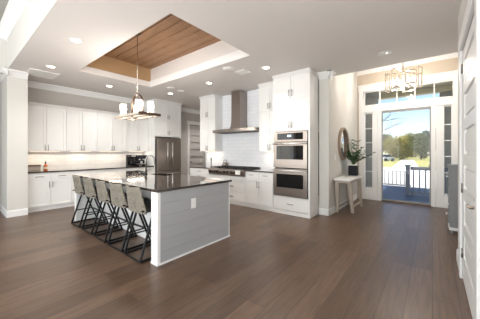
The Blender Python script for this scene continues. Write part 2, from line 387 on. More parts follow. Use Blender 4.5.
MB().box(-6.97, -6.89, -4.4, -4.34, .5, 3).box(-6.97, -6.89, -1.86, -1.8, .5, 3).box(-6.97, -6.89, -4.34, -1.86, .5, .56).box(-6.97, -6.89, -4.34, -1.86, 2.94, 3).box(-6.96, -6.9, -3.13, -3.07, .56, 2.94).build('window_frame', 'trim_white', w)
MB().box(-6.935, -6.93, -4.34, -1.86, .56, 2.94).build('pane', 'window_glass', w)
# crowns
k = MB()
k.prism(crownp(1.15), (-7.6, 1.09, ZC), (-7.6, 4.165, ZC), (1, 0, 0)).prism(crownp(1.15), (-7.6, 5.235, ZC), (-7.6, 8.3, ZC), (1, 0, 0))
struct('trim_crown_back', k, 'trim_white', 'white crown moulding along the greige back wall', 'trim')
k = MB()
k.prism(crownp(1.1), (-6.84, .77, ZC), (-6.84, 1.09, ZC), (1, 0, 0)).prism(crownp(1.1), (-9.0, .77, ZC), (-6.75, .77, ZC), (0, -1, 0))
struct('trim_crown_column', k, 'trim_white', 'crown moulding wrapping the top of the wall end', 'trim')
k = MB().prism(crownp(1.1), (-1.93, 5.12, ZC), (-1.62, 5.12, ZC), (0, -1, 0)).prism(crownp(1.1), (-1.72, 5.021, ZC), (-1.72, 5.30, ZC), (1, 0, 0))
struct('trim_crown_stub', k, 'trim_white', 'crown moulding turning the corner beside the oven cabinet', 'trim')
struct('trim_crown_front', MB().prism(crownp(1.15), (-1.72, YD, ZE), (.66, YD, ZE), (0, -1, 0)), 'trim_white', 'crown moulding above the front door wall', 'trim')
struct('trim_crown_step', MB().prism(crownp(1.6), (-6.87, .77, ZG), (3.0, .77, ZG), (0, -1, 0)), 'trim_white', 'crown moulding at top left above the ceiling step', 'trim')
struct('trim_crown_great', MB().prism(crownp(1.3), (-6.87, -5, ZG), (-6.87, .77, ZG), (1, 0, 0)), 'trim_white', 'crown moulding on the living room left wall', 'trim')
# baseboards
struct('baseboard_column', MB().prism(BASE, (-6.84, .754, 0), (-6.84, 1.09, 0), (1, 0, 0)).prism(BASE, (-9, .77, 0), (-6.824, .77, 0), (0, -1, 0)), 'trim_white', 'white baseboard around the wall end', 'baseboard')
struct('baseboard_left', MB().prism(BASE, (-1.72, 5.104, 0), (-1.72, 7.5, 0), (1, 0, 0)).prism(BASE, (-1.93, 5.12, 0), (-1.704, 5.12, 0), (0, -1, 0)), 'trim_white', 'white baseboard under the mirror wall', 'baseboard')
struct('baseboard_right', MB().prism(BASE, (.25, 3.60, 0), (.25, 4.08, 0), (-1, 0, 0)).prism(BASE, (.25, 1.7, 0), (.25, 2.22, 0), (-1, 0, 0)), 'trim_white', 'white baseboard left of the panelled door', 'baseboard')
struct('baseboard_back', MB().prism(BASE, (-7.6, 5.235, 0), (-7.6, 6.0, 0), (1, 0, 0)), 'trim_white', 'baseboard beside the pantry door', 'baseboard')
# tile backsplashes
struct('wall_tile_back', MB().box(-7.6, -7.592, 1.09, 4.168, .914, 1.40), 'tile_back', 'white subway tile backsplash above the long counter', 'backsplash')
struct('wall_tile_range', MB().box(-5.74, -2.81, 5.322, 5.33, .9, ZC), 'tile_range', 'white tile wall behind the hood and rangetop', 'backsplash')

# ---------------- front door unit
UX0, UX1 = -1.60, .42
cs = MB()
cs.box(UX0 - .075, UX0 + .03, YD - .022, YD + .001, 0, 3.21, .004).box(UX1 - .03, UX1 + .06, YD - .022, YD + .001, 0, 3.21, .004).box(UX0 - .09, UX1 + .075, YD - .028, YD + .001, 3.10, 3.28, .006).box(UX0 - .105, UX1 + .09, YD - .04, YD + .001, 3.265, 3.295, .004)
cs.box(UX0, UX1, YD - .018, YD + .12, 2.50, 2.665, .004)
struct('trim_front_casing', cs, 'trim_white', 'white casing framing the front door and its side windows', 'trim')
jm = MB()
jm.box(-1.325, -1.20, YD + .0, YD + .12, 0, 2.50, .004).box(-1.195, -1.105, YD - .012, YD + .12, 0, 2.50, .004)
jm.box(-.03, .06, YD - .012, YD + .12, 0, 2.50, .004).box(.065, .215, YD, YD + .12, 0, 2.50, .004)
jm.box(UX0 + .0, -1.53, YD, YD + .12, 0, 2.50, .004).box(.36, UX1, YD, YD + .12, 0, 2.50, .004)
jm.box(-1.53, -1.325, YD + .01, YD + .11, .0, .30).box(.215, .36, YD + .01, YD + .11, .0, .30)
jm.box(-1.53, -1.325, YD - .004, YD + .1, 0, .16, .003).box(.215, .36, YD - .004, YD + .1, 0, .16, .003)
struct('trim_front_jamb', jm, 'trim_white', 'white posts between front door and side windows', 'trim')
def lite(name, label, x0, x1, z0, z1, muntx, muntz, fr=.03):
    w = thing(name, ((x0 + x1) / 2, YD + .06, z0), label, 'window', None, 'structure')
    m = MB(); ya, yb = YD + .04, YD + .08
    m.box(x0, x0 + fr, ya, yb, z0, z1).box(x1 - fr, x1, ya, yb, z0, z1).box(x0 + fr, x1 - fr, ya, yb, z0, z0 + fr).box(x0 + fr, x1 - fr, ya, yb, z1 - fr, z1)
    for q in muntx: m.box(q - .012, q + .012, ya + .005, yb - .005, z0 + fr, z1 - fr)
    for q in muntz: m.box(x0 + fr, x1 - fr, ya + .005, yb - .005, q - .012, q + .012)
    m.build('window_frame', 'trim_white', w)
    MB().box(x0 + fr, x1 - fr, YD + .058, YD + .062, z0 + fr, z1 - fr).build('pane', 'window_glass', w)
lite('window_1', 'wide transom window above the front door', UX0 + .03, UX1, 2.665, 3.12, (-1.147, -.749, -.359, .03), (), .045)
lite('window_2', 'narrow five-pane side window left of the front door', -1.56, -1.30, .30, 2.50, (), (2.03, 1.625, 1.22, .80), .04)
lite('window_3', 'narrow five-pane side window right of the front door', .19, .385, .30, 2.50, (), (2.03, 1.64, 1.25, .85), .035)
d = thing('door_1', (-.57, YD + .03, 0), 'full glass front door looking onto the porch', 'door', None, 'structure')
m = MB(); x0, x1 = -1.105, -.03
m.box(x0, x0 + .03, YD + .02, YD + .055, .02, 2.49, .003).box(x1 - .03, x1, YD + .02, YD + .055, .02, 2.49, .003).box(x0 + .03, x1 - .03, YD + .02, YD + .055, 2.44, 2.49, .003).box(x0 + .03, x1 - .03, YD + .02, YD + .055, .02, .06, .003)
m.build('door_frame', 'plate_grey', d)
MB().box(x0 + .03, x1 - .03, YD + .036, YD + .04, .06, 2.44).build('pane', 'window_glass', d)
pm = MB().tube([(-.06, YD + .02, .98), (-.06, YD - .03, .98), (-.06, YD - .03, 1.10), (-.06, YD + .02, 1.10)], .008, 8).build('handle', 'steel_bright', d)
MB().box(x0, x1, YD - .03, YD + .13, 0.0, .018, .003).build('threshold', 'bronze', d)

# ---------------- right panelled door
d = thing('door_2', (.27, 2.92, 0), 'white six-panel interior door with lever at right edge', 'door', None, 'structure')
dm = MB(); xf, xb = .252, .29; ya, yb = 2.36, 3.475; H0, H1 = .012, 2.44; st = .10
n = 6; rails = .11; pz = []; bot = .24
ph = (H1 - .115 - (H0 + bot) - rails * (n - 1)) / n
zz = H0 + bot
dm.box(xf, xb, ya, ya + st, H0, H1).box(xf, xb, yb - st, yb, H0, H1).box(xf, xb, ya + st, yb - st, H0, zz)
for i in range(n):
    z0, z1 = zz, zz + ph
    dm.box(xf + .02, xb - .005, ya + st, yb - st, z0, z1)
    # sloped raised field
    e = .035; b0, b1 = ya + st + e, yb - st - e
    dm.box(xf + .006, xf + .022, b0, b1, z0 + e, z1 - e, .004)
    top = rails if i < n - 1 else H1 - z1
    dm.box(xf, xb, ya + st, yb - st, z1, z1 + top); zz = z1 + rails
dm.build('door_leaf', 'trim_white', d)
for hz in (.28, .98, 2.26):
    MB().tube([(.246, 3.487, hz - .05), (.246, 3.487, hz + .05)], .009, 8).box(.2505, .2535, 3.45, 3.52, hz - .045, hz + .045).build('hinge', 'handle_metal', d)
hd = MB().lathe([(.03, 0), (.03, -.008), (.012, -.014), (.011, -.045)], (.252, 2.39, .965), 16, 'X').build('handle_rose', 'nickel', d)
MB().tube([(.21, 2.39, .965), (.205, 2.405, .965), (.205, 2.51, .967)], [.010, .009, .007], 8).build('lever', 'nickel', hd)
cs = MB().box(.228, .251, 3.495, 3.60, 0, 2.46, .004).box(.228, .251, 2.23, 2.34, 0, 2.46, .004).box(.222, .251, 2.20, 3.63, 2.46, 2.60, .005)
struct('trim_door_casing', cs, 'trim_white', 'white casing around the panelled door at right', 'trim')
# ---------------- pantry door
d = thing('door_3', (-7.63, 6.54, 0), 'grey panelled pantry door beyond the refrigerator', 'door', None, 'structure')
dm = MB(); ya, yb = 6.125, 6.955; dm.box(-7.68, -7.655, ya, yb, .01, 2.44)
dm.box(-7.655, -7.62, ya, ya + .1, .01, 2.44).box(-7.655, -7.62, yb - .1, yb, .01, 2.44)
for i in range(9):
    z0 = .01 + i * .2916; dm.box(-7.655, -7.62, ya + .1, yb - .1, z0, z0 + .085)
dm.build('door_leaf', 'door_grey', d)
MB().lathe([(.028, 0), (.028, .01), (.012, .015), (.012, .04), (.028, .05), (.026, .07), (.0, .075)], (-7.62, 6.2, .95), 14, 'X').build('handle', 'handle_metal', d)
struct('trim_pantry_casing', MB().box(-7.601, -7.578, 6.02, 6.12, 0, 2.46, .004).box(-7.601, -7.578, 6.96, 7.06, 0, 2.46, .004).box(-7.601, -7.572, 6.0, 7.08, 2.46, 2.60, .004), 'trim_white', 'white casing around the pantry door', 'trim')

# ================================================================== BACK RUN
FB = Face('fx', -6.99)
bs = [1.10, 1.94, 2.70, 3.42, 4.165]
bl = ['white shaker base cabinet at the left end beside the pale wall end', 'white base cabinet second from the left under the long counter', 'white base cabinet behind the middle of the bar stools', 'white base cabinet beside the refrigerator enclosure']
for i in range(4):
    a, b = bs[i], bs[i + 1]
    r = thing('base_cabinet', (-7.29, (a + b) / 2, 0), bl[i], 'cabinet', 'base cabinets along the back wall')
    MB().box(-7.59, -6.991, a + .001, b - .001, .09, .882).box(-7.59, -7.03, a + .001, b - .001, 0, .09).build('body', 'cabinet_white', r)
    MB().box(-7.03, -7.015, a + .001, b - .001, 0.0, .089).build('toe_kick', 'cabinet_white', r)
    mid = (a + b) / 2
    for (u0, u1, s) in ((a, mid, 1), (mid, b, -1)):
        add_drawer(FB, r, u0, u1, .715, .872)
        add_door(FB, r, u0, u1, .10, .705, s, .60)
tag(MB().box(-7.59, -6.945, 1.092, 4.168, .883, .914, .003).build('worktop', 'stone'), 'long dark stone worktop over the back wall base cabinets', 'worktop')
FU = Face('fx', -7.29)
us = [1.10, 1.905, 2.62, 3.45, 4.165]
ul = ['white wall cabinet at the left end next to the pale wall end', 'white wall cabinet second from the left above the backsplash', 'white wall cabinet above the coffee maker side of the backsplash', 'white wall cabinet beside the tall refrigerator enclosure']
for i in range(4):
    a, b = us[i], us[i + 1]; mid = (a + b) / 2
    r = thing('wall_cabinet', (-7.44, mid, 1.372), ul[i], 'cabinet', 'wall cabinets along the back wall')
    MB().box(-7.59, -7.291, a + .001, b - .001, 1.374, 2.46).build('body', 'cabinet_white', r)
    for (u0, u1, s) in ((a, mid, 1), (mid, b, -1)): add_door(FU, r, u0, u1, 1.372, 2.44, s, 1.47)
    MB().prism([(0, 0), (.0, .02), (.05, .065), (.055, .075), (-.28, .075), (-.28, 0)], (-7.27, a + .001, 2.443), (-7.27, b - .001, 2.443), (1, 0, 0)).build('crown', 'cabinet_white', r)
    MB().box(-7.40, -7.36, a + .12, b - .12, 1.364, 1.373).build('light_strip', 'led_lit', r)
    L = area('under_cabinet_light', (-7.42, mid, 1.355), (0, math.radians(-12), 0), .08, b - a - .2, 1.6, (1, .86, .70)); 
# fridge enclosure
r = thing('refrigerator_cabinet', (-7.25, 4.700, 0), 'tall white cabinet enclosing the refrigerator with doors above', 'cabinet')
MB().box(-7.59, -6.95, 4.170, 4.210, 0, ZC - .1, .002).build('side_panel', 'cabinet_white', r)
MB().box(-7.59, -6.95, 5.190, 5.230, 0, ZC - .1, .002).build('side_panel', 'cabinet_white', r)
MB().box(-7.59, -6.97, 4.211, 5.189, 1.86, ZC - .1).build('body', 'cabinet_white', r)
FF = Face('fx', -6.969)
for (u0, u1, s) in ((4.210, 4.700, 1), (4.700, 5.190, -1)):
    add_door(FF, r, u0, u1, 1.87, 2.40, s, 2.0, .12); add_door(FF, r, u0, u1, 2.41, 2.95, s, 2.53, .12)
MB().prism([(0, 0), (.0, .02), (.06, .09), (.065, .102), (-.6, .102), (-.6, 0)], (-6.95, 4.170, ZC - .104), (-6.95, 5.230, ZC - .104), (1, 0, 0)).build('crown', 'cabinet_white', r)
# refrigerator
r = thing('refrigerator', (-7.2, 4.700, 0), 'stainless french-door refrigerator in the white enclosure', 'refrigerator')
MB().box(-7.55, -6.93, 4.235, 5.165, .03, 1.80, .004).build('body', 'black_metal', r)
FR = Face('fx', -6.93)
for (u0, u1, hu) in ((4.235, 4.698, 4.605), (4.702, 5.165, 4.795)):
    q = MB(); FR.box(q, u0, u1, .002, .065, .74, 1.82, .012); q = q.build('door', 'steel', r)
    pull(FR, hu, 1.27, .80, True, .065, 'steel_bright').build('handle', 'steel_bright', q)
q = MB(); FR.box(q, 4.235, 5.165, .002, .065, .08, .725, .012); q = q.build('freezer_drawer', 'steel', r)
pull(FR, 4.700, .64, .78, False, .065, 'steel_bright').build('handle', 'steel_bright', q)
MB().box(-6.96, -6.9, 4.270, 5.130, 0, .07).build('kick_grille', 'black_plastic', r)

# ================================================================== RANGE RUN
FY = Face('fy', 4.67)
def base_body(r, a, b):
    MB().box(a + .001, b - .001, 4.671, 5.32, .09, .882).build('body', 'cabinet_white', r)
    MB().box(a + .001, b - .001, 4.676, 4.70, 0, .088).build('toe_kick', 'cabinet_white', r)
r = thing('base_cabinet', (-5.3, 5.0, 0), 'white base cabinet left of the rangetop', 'cabinet')
base_body(r, -5.74, -4.87); add_drawer(FY, r, -5.74, -4.87, .715, .872)
add_door(FY, r, -5.74, -5.305, .10, .705, 1, .60); add_door(FY, r, -5.305, -4.87, .10, .705, -1, .60)
r = thing('drawer_cabinet', (-4.24, 5.0, 0), 'white drawer cabinet under the stainless rangetop', 'cabinet')
MB().box(-4.869, -3.611, 4.671, 5.32, .09, .735).build('body', 'cabinet_white', r)
MB().box(-4.869, -3.611, 4.676, 4.70, 0, .088).build('toe_kick', 'cabinet_white', r)
for (z0, z1) in ((.10, .335), (.345, .615), (.625, .73)):
    for (u0, u1) in ((-4.869, -3.611),):
        add_drawer(FY, r, u0, u1, z0, z1, z0 < .6, .5)
r = thing('base_cabinet', (-3.21, 5.0, 0), 'white base cabinet between rangetop and double oven', 'cabinet')
base_body(r, -3.61, -2.815)
for (u0, u1, s) in ((-3.61, -3.2125, 1), (-3.2125, -2.815, -1)):
    add_drawer(FY, r, u0, u1, .735, .872, True, .12); add_door(FY, r, u0, u1, .10, .725, s, .58, .16)
tag(MB().box(-5.745, -4.872, 4.63, 5.32, .883, .914, .003).build('worktop', 'stone'), 'short dark stone worktop left of the rangetop', 'worktop')
tag(MB().box(-3.608, -2.82, 4.63, 5.32, .883, .914, .003).build('worktop', 'stone'), 'short dark stone worktop beside the double oven', 'worktop')
# rangetop
r = thing('rangetop', (-4.24, 4.95, .74), 'wide stainless rangetop with knobs and black grates', 'rangetop')
MB().box(-4.868, -3.612, 4.64, 5.31, .745, .915, .004).build('body', 'steel', r)
fp = MB().prism([(0, 0), (.035, .01), (.06, .12), (.05, .165), (0, .172)], (-4.868, 4.64, .745), (-3.612, 4.64, .745), (0, -1, 0)).build('control_panel', 'steel', r)
for i in range(8):
    x = -4.77 + i * .125
    MB().lathe([(.034, 0), (.034, -.012), (.026, -.016), (.022, -.045), (.0, -.046)], (x, 4.592, .83), 16, 'Y').build('knob', 'black_plastic', fp)
MB().box(-4.85, -3.63, 4.66, 5.29, .912, .92).build('burner_pan', 'black_metal', r)
for i in range(4):
    x0 = -4.84 + i * .302; q = MB()
    for yy in (4.68, 4.83, 4.975, 5.12, 5.265): q.bar((x0, yy, .945), (x0 + .29, yy, .945), .016, .016)
    for xx in (x0 + .006, x0 + .10, x0 + .19, x0 + .284): q.bar((xx, 4.68, .945), (xx, 5.265, .945), .014, .014)
    for xx in (x0 + .006, x0 + .284):
        for yy in (4.69, 5.255): q.box(xx - .008, xx + .008, yy - .008, yy + .008, .919, .94)
    for yy in (4.83, 5.12): q.lathe([(.05, .92), (.045, .932), (.0, .934)], (x0 + .145, yy, 0), 16)
    q.build('grate', 'black_metal', r)
MB().box(-4.868, -3.612, 5.28, 5.318, .915, .955, .003).build('back_trim', 'steel', r)
tag(MB().box(-3.87, -3.71, 4.566, 4.574, .79, .895, .001).build('towel', 'outlet_white'), 'small white cloth hanging on the rangetop front', 'towel')
# hood
r = thing('range_hood', (-4.22, 5.05, 1.92), 'stainless chimney range hood on the white tile wall', 'range hood')
ch = MB()
prof = [(ZC - .03, .155), (2.30, .155), (2.16, .16), (2.07, .172), (2.0, .20)]
for (za, wa), (zb, wb) in zip(prof, prof[1:]):
    cx = -4.22; fa = 5.0 - (wa - .155) * .9; fb = 5.0 - (wb - .155) * .9
    ch.hexa([(cx - wb, fb, zb), (cx + wb, fb, zb), (cx + wb, 5.32, zb), (cx - wb, 5.32, zb), (cx - wa, fa, za), (cx + wa, fa, za), (cx + wa, 5.32, za), (cx - wa, 5.32, za)])
ch.build('chimney', 'steel', r)
cp = MB(); N = 24; x0, x1 = -4.98, -3.46
def hoodf(x): return 4.86 - .09 * (1 - ((x - (x0 + x1) / 2) / ((x1 - x0) / 2)) ** 2)
for i in range(N):
    xa, xb = x0 + (x1 - x0) * i / N, x0 + (x1 - x0) * (i + 1) / N
    cp.hexa([(xa, hoodf(xa), 1.91), (xb, hoodf(xb), 1.91), (xb, 5.32, 1.91), (xa, 5.32, 1.91), (xa, hoodf(xa), 1.985), (xb, hoodf(xb), 1.985), (xb, 5.32, 2.005), (xa, 5.32, 2.005)])
bmesh.ops.remove_doubles(cp.bm, verts=cp.bm.verts, dist=1e-5)
cp.build('canopy', 'steel', r)
MB().box(-4.85, -3.60, 4.92, 5.25, 1.90, 1.912).build('filter', 'grille_dark', r)
# upper cabinets of the range run
def upper(a, b, doors, label, yf=5.02, top=ZC):
    r = thing('wall_cabinet', ((a + b) / 2, 5.17, 1.372), label, 'cabinet'); F = Face('fy', yf)
    MB().box(a, b, yf + .001, 5.32, 1.374, top - .08).build('body', 'cabinet_white', r)
    for (u0, u1, s) in doors:
        add_door(F, r, u0, u1, 1.375, 2.36, s, 1.48); add_door(F, r, u0, u1, 2.37, 2.985, s, 2.50)
    MB().prism([(0, 0), (0, .02), (.05, .075), (.055, .086), (-.27, .086), (-.27, 0)], (a - .0, yf - .02, top - .088), (b, yf - .02, top - .088), (0, -1, 0)).build('crown', 'cabinet_white', r)
    MB().box(a + .1, b - .1, 5.12, 5.16, 1.364, 1.373).build('light_strip', 'led_lit', r)
    area('under_cabinet_light', ((a + b) / 2, 5.14, 1.355), (math.radians(12), 0, 0), b - a - .15, .08, 1.2, (1, .86, .70))
upper(-5.69, -5.02, ((-5.69, -5.355, 1), (-5.355, -5.02, -1)), 'tall white wall cabinet left of the range hood')
upper(-3.44, -2.815, ((-3.44, -3.1275, 1), (-3.1275, -2.815, -1)), 'white wall cabinet between range hood and oven tower')
# oven tower
r = thing('oven_cabinet', (-2.37, 5.0, 0), 'tall white cabinet tower holding the double oven', 'cabinet')
MB().box(-2.808, -2.775, 4.66, 5.32, 0, 2.99).build('side_panel', 'cabinet_white', r)
MB().box(-1.975, -1.942, 4.645, 5.11, 0, 2.99, .002).build('side_panel', 'cabinet_white', r)
q = MB().box(-2.774, -1.976, 4.67, 5.32, 1.81, 2.99).box(-2.774, -1.976, 4.67, 5.32, .085, .385).box(-2.774, -1.976, 5.28, 5.32, .385, 1.81)
q.build('body', 'cabinet_white', r)
MB().box(-2.81, -1.94, 4.655, 4.68, 0, .08).build('toe_kick', 'cabinet_white', r)
FT = Face('fy', 4.669)
for (u0, u1, s) in ((-2.80, -2.375, 1), (-2.375, -1.95, -1)):
    add_door(FT, r, u0, u1, 1.83, 2.485, s, 1.95); add_door(FT, r, u0, u1, 2.495, 2.985, s, 2.63)
add_drawer(FT, r, -2.80, -1.95, .09, .38, True, .14)
MB().prism([(0, 0), (0, .02), (.05, .07), (.055, .082), (-.6, .082), (-.6, 0)], (-2.81, 4.65, ZC - .084), (-1.932, 4.65, ZC - .084), (0, -1, 0)).prism([(0, 0), (0, .02), (.008, .07), (.0085, .082), (-.03, .082), (-.03, 0)], (-1.94, 4.65, ZC - .084), (-1.94, 5.10, ZC - .084), (1, 0, 0)).build('crown', 'cabinet_white', r)
# double oven
r = thing('double_oven', (-2.4, 4.9, .39), 'stainless double wall oven with black glass doors', 'oven')
MB().box(-2.77, -1.98, 4.672, 5.25, .39, 1.805).build('body', 'black_metal', r)
q = MB(); FT.box(q, -2.795, -1.995, .004, .022, 1.585, 1.80, .003); fr = q.build('control_panel', 'steel', r)
q = MB(); FT.box(q, -2.70, -2.09, .022, .026, 1.63, 1.77, .002); q.build('control_glass', 'black_glass', fr)
q = MB(); FT.box(q, -2.45, -2.36, .026, .028, 1.69, 1.73); q.build('display', 'display_lit', fr)
for (z0, z1, wz0, wz1) in ((1.015, 1.575, 1.20, 1.50), (.40, .995, .585, .88)):
    q = MB(); FT.box(q, -2.795, -1.995, .004, .035, z0, z1, .004); dr = q.build('oven_door', 'steel', r)
    q = MB(); FT.box(q, -2.715, -2.08, .035, .038, wz0, wz1, .002); q.build('window', 'black_glass', dr)
    q = MB(); zh = z1 - .035
    q.tube([FT.pt(-2.79, .085, zh), FT.pt(-2.0, .085, zh)], .014, 10)
    for u in (-2.75, -2.04): q.tube([FT.pt(u, .034, zh), FT.pt(u, .085, zh)], .011, 8)
    q.build('handle', 'steel_bright', dr)
# kettle and pepper mill
r = thing('kettle', (-4.72, 5.12, .953), 'small steel kettle on the left rear burner', 'kettle')
MB().lathe([(.08, .953), (.092, .965), (.088, 1.01), (.06, 1.045), (.03, 1.055), (.012, 1.058), (.014, 1.075), (0, 1.08)], (-4.72, 5.12, 0), 24).build('body', 'steel', r)
MB().tube([(-4.65, 5.12, .99), (-4.60, 5.12, 1.03), (-4.58, 5.12, 1.05)], [.018, .012, .009], 8).build('spout', 'steel', r)
MB().tube([(-4.79, 5.12, 1.02)] + [(-4.72 - .075 * math.cos(a), 5.12, 1.03 + .10 * math.sin(a)) for a in [k * PI / 8 for k in range(1, 8)]] + [(-4.65, 5.12, 1.02)], .008, 8).build('handle', 'black_plastic', r)
r = thing('pepper_mill', (-5.1, 4.92, .914), 'slim grey mill standing on the counter left of the rangetop', 'pepper mill')
MB().lathe([(.026, .914), (.027, .93), (.018, .97), (.020, 1.05), (.024, 1.11), (.02, 1.12)], (-5.1, 4.92, 0), 16).build('body', 'handle_metal', r)
MB().lathe([(.021, 1.12), (.026, 1.14), (.024, 1.17), (.01, 1.19), (.008, 1.2), (0, 1.205)], (-5.1, 4.92, 0), 16).build('top', 'handle_metal', r)

# ================================================================== ISLAND
IX0, IX1, IY0, IY1 = -5.50, -2.55, 1.575, 2.87
r = thing('kitchen_island', (-4.03, 2.3, 0), 'kitchen island with grey shiplap end and white corner post', 'island')
MB().box(IX0 + .1, IX1 - .14, 1.96, IY1, 0.0, .60).box(IX0 + .1, -4.48, 1.96, IY1, .60, .882).box(-3.87, IX1 - .14, 1.96, IY1, .6, .882).box(-4.48, -3.87, 1.96, 2.53, .6, .882).box(-4.48, -3.87, 2.85, IY1, .6, .882).build('body', 'cabinet_white', r)
MB().box(IX1 - .14, IX1, IY0, IY0 + .022, 0, .882, .002).box(IX1 - .14, IX1 - .12, IY0 + .022, 1.96, 0, .882).box(IX1 - .02, IX1, IY0 + .022, IY0 + .04, 0, .882).build('corner_post', 'trim_white', r)
MB().box(IX0, IX0 + .10, IY0, IY1, 0, .882, .002).build('end_panel', 'cabinet_white', r)
sh = MB(); nb = 6; bh = .882 / nb
sh.box(IX1 - .12, IX1 - .014, IY0 + .04, IY1 - .002, .0, .882)
for i in range(nb): sh.box(IX1 - .016, IX1 - .002, IY0 + .04, IY1 - .018, i * bh + .0022, (i + 1) * bh, .001)
sh.build('shiplap_panel', 'island_grey', r)
MB().box(IX1 - .02, IX1, IY1 - .018, IY1, 0, .882).build('corner_trim', 'trim_white', r)
MB().box(IX1 - .003, IX1 + .010, IY0 - .008, IY1 + .006, 0, .022, .003).box(IX1 - .14, IX1 + .010, IY0 - .010, IY0 + .002, 0, .022, .003).build('base_moulding', 'trim_white', r)
tp = MB(); Z0, Z1 = .883, .914
SX0, SX1, SY0, SY1 = -4.45, -3.90, 2.56, 2.82
tp.box(-5.57, SX0, 1.56, 2.905, Z0, Z1).box(SX1, -2.53, 1.56, 2.905, Z0, Z1).box(SX0, SX1, 1.56, SY0, Z0, Z1).box(SX0, SX1, SY1, 2.905, Z0, Z1)
tag(tp.build('worktop', 'stone'), 'large polished dark stone worktop on the island', 'worktop')
sk = MB()
sk.box(SX0 - .01, SX1 + .01, SY0 - .01, SY1 + .01, .66, .668)
sk.box(SX0 - .012, SX0 - .002, SY0 - .01, SY1 + .01, .668, .882).box(SX1 + .002, SX1 + .012, SY0 - .01, SY1 + .01, .668, .882).box(SX0 - .002, SX1 + .002, SY0 - .012, SY0 - .002, .668, .882).box(SX0 - .002, SX1 + .002, SY1 + .002, SY1 + .012, .668, .882)
tag(sk.build('sink', 'black_metal'), 'dark undermount sink in the island worktop', 'sink')
r = thing('faucet', (-4.46, 2.50, .914), 'dark gooseneck faucet on the island by the sink', 'faucet')
MB().lathe([(.028, .914), (.028, .925), (.018, .932), (.017, .99), (.014, 1.0)], (-4.46, 2.50, 0), 16).build('base', 'black_metal', r)
arc = [(-4.46, 2.50, .99), (-4.46, 2.50, 1.18)] + [(-4.46 + .055 * (1 - math.cos(a)) * 1.0, 2.50 + .06 * (1 - math.cos(a)), 1.20 + .095 * math.sin(a)) for a in [k * PI / 8 for k in range(0, 9)]] + [(-4.34, 2.63, 1.11)]
MB().tube(arc, [.015] * (len(arc) - 1) + [.018], 10).build('spout', 'handle_metal', r)
MB().tube([(-4.445, 2.50, .96), (-4.40, 2.485, .975), (-4.37, 2.48, 1.0)], .007, 8).build('lever', 'handle_metal', r)
r = thing('outlet', (-2.545, 2.125, .66), 'white outlet plate on the grey island end', 'outlet')
MB().box(-2.553, -2.545, 2.085, 2.165, .595, .73, .003).build('plate', 'outlet_white', r)
for z in (.625, .68): MB().box(-2.546, -2.543, 2.108, 2.142, z, z + .03, .001).build('socket', 'vent_white', r)

# ---------------- stools
def make_stool():
    r = thing('bar_stool', (0, 0, 0), '', 'stool', 'bar stools along the island')
    W_ = .205
    # seat: local +y is toward the island
    MB().box(-.222, .222, -.065, .30, .60, .675, .02).build('seat', 'black_seat', r)
    # woven backrest, trapezoid, leaning out, slightly curved
    bk = MB(); nx, nz = 12, 8; ft = []; bt = []
    def P(i, j, off):
        u = i / nx * 2 - 1; v = j / nz
        hw = .222 - .06 * v; yy = -.075 - .06 * v + .03 * u * u + off
        return (u * hw, yy, .595 + .31 * v + .012 * (u * u) * v)
    A = [[bk.bm.verts.new(P(i, j, -.011)) for i in range(nx + 1)] for j in range(nz + 1)]
    B = [[bk.bm.verts.new(P(i, j, .011)) for i in range(nx + 1)] for j in range(nz + 1)]
    fs = []
    for j in range(nz):
        for i in range(nx):
            fs.append(bk.bm.faces.new((A[j][i], A[j][i + 1], A[j + 1][i + 1], A[j + 1][i])))
            fs.append(bk.bm.faces.new((B[j][i], B[j + 1][i], B[j + 1][i + 1], B[j][i + 1])))
    for j in range(nz):
        fs.append(bk.bm.faces.new((A[j][0], A[j + 1][0], B[j + 1][0], B[j][0]))); fs.append(bk.bm.faces.new((A[j][nx], B[j][nx], B[j + 1][nx], A[j + 1][nx])))
    for i in range(nx):
        fs.append(bk.bm.faces.new((A[0][i], B[0][i], B[0][i + 1], A[0][i + 1]))); fs.append(bk.bm.faces.new((A[nz][i], A[nz][i + 1], B[nz][i + 1], B[nz][i])))
    bk._fin(fs, False)
    bo = bk.build('backrest', 'woven_rope', r)
    edge = [P(0, j, 0) for j in range(nz + 1)] + [P(i, nz, 0) for i in range(1, nx + 1)] + [P(nx, j, 0) for j in range(nz - 1, -1, -1)] + [P(i, 0, 0) for i in range(nx - 1, 0, -1)]
    MB().tube(edge, .0125, 8, closed=True).build('rim', 'woven_rope', bo)
    for s in (-1, 1):
        q = MB(); x = s * W_
        q.bar((x, -.12, .012), (x, .33, .012), .026, .026, .002); q.build('runner', 'black_metal', r)
        q = MB(); q.bar((x, -.115, .012), (x, .07, .605), .024, .024, .002); q.build('leg', 'black_metal', r)
        q = MB(); q.bar((x, .32, .012), (x, .09, .605), .024, .024, .002); q.build('leg', 'black_metal', r)
        MB().bar((x, -.055, .24), (x, .23, .24), .016, .016).build('side_brace', 'black_metal', r)
        MB().bar((x, -.10, .63), (x, .30, .595), .018, .018).build('seat_rail', 'black_metal', r)
    MB().bar((-W_, .232, .24), (W_, .232, .24), .02, .02).build('footrest', 'black_metal', r)
    MB().bar((-W_, .08, .59), (W_, .08, .59), .018, .018).build('cross_bar', 'black_metal', r)
    MB().bar((-W_, -.115, .012), (W_, -.115, .012), .018, .018).build('floor_bar', 'black_metal', r)
    return r
ords = ['leftmost woven bar stool, farthest from the grey shiplap end', 'second bar stool from the left along the island', 'middle bar stool of the five along the island', 'fourth bar stool from the left, next to the nearest one', 'bar stool nearest the white corner post of the island']
st = make_stool()
for i, x in enumerate((-5.14, -4.58, -4.03, -3.50, -2.99)):
    o = st if i == 0 else tree_copy(st)
    o.location = (x, 1.60, 0); o.rotation_euler.z = (0, .02, -.02, .03, 0)[i]; o['label'] = ords[i]

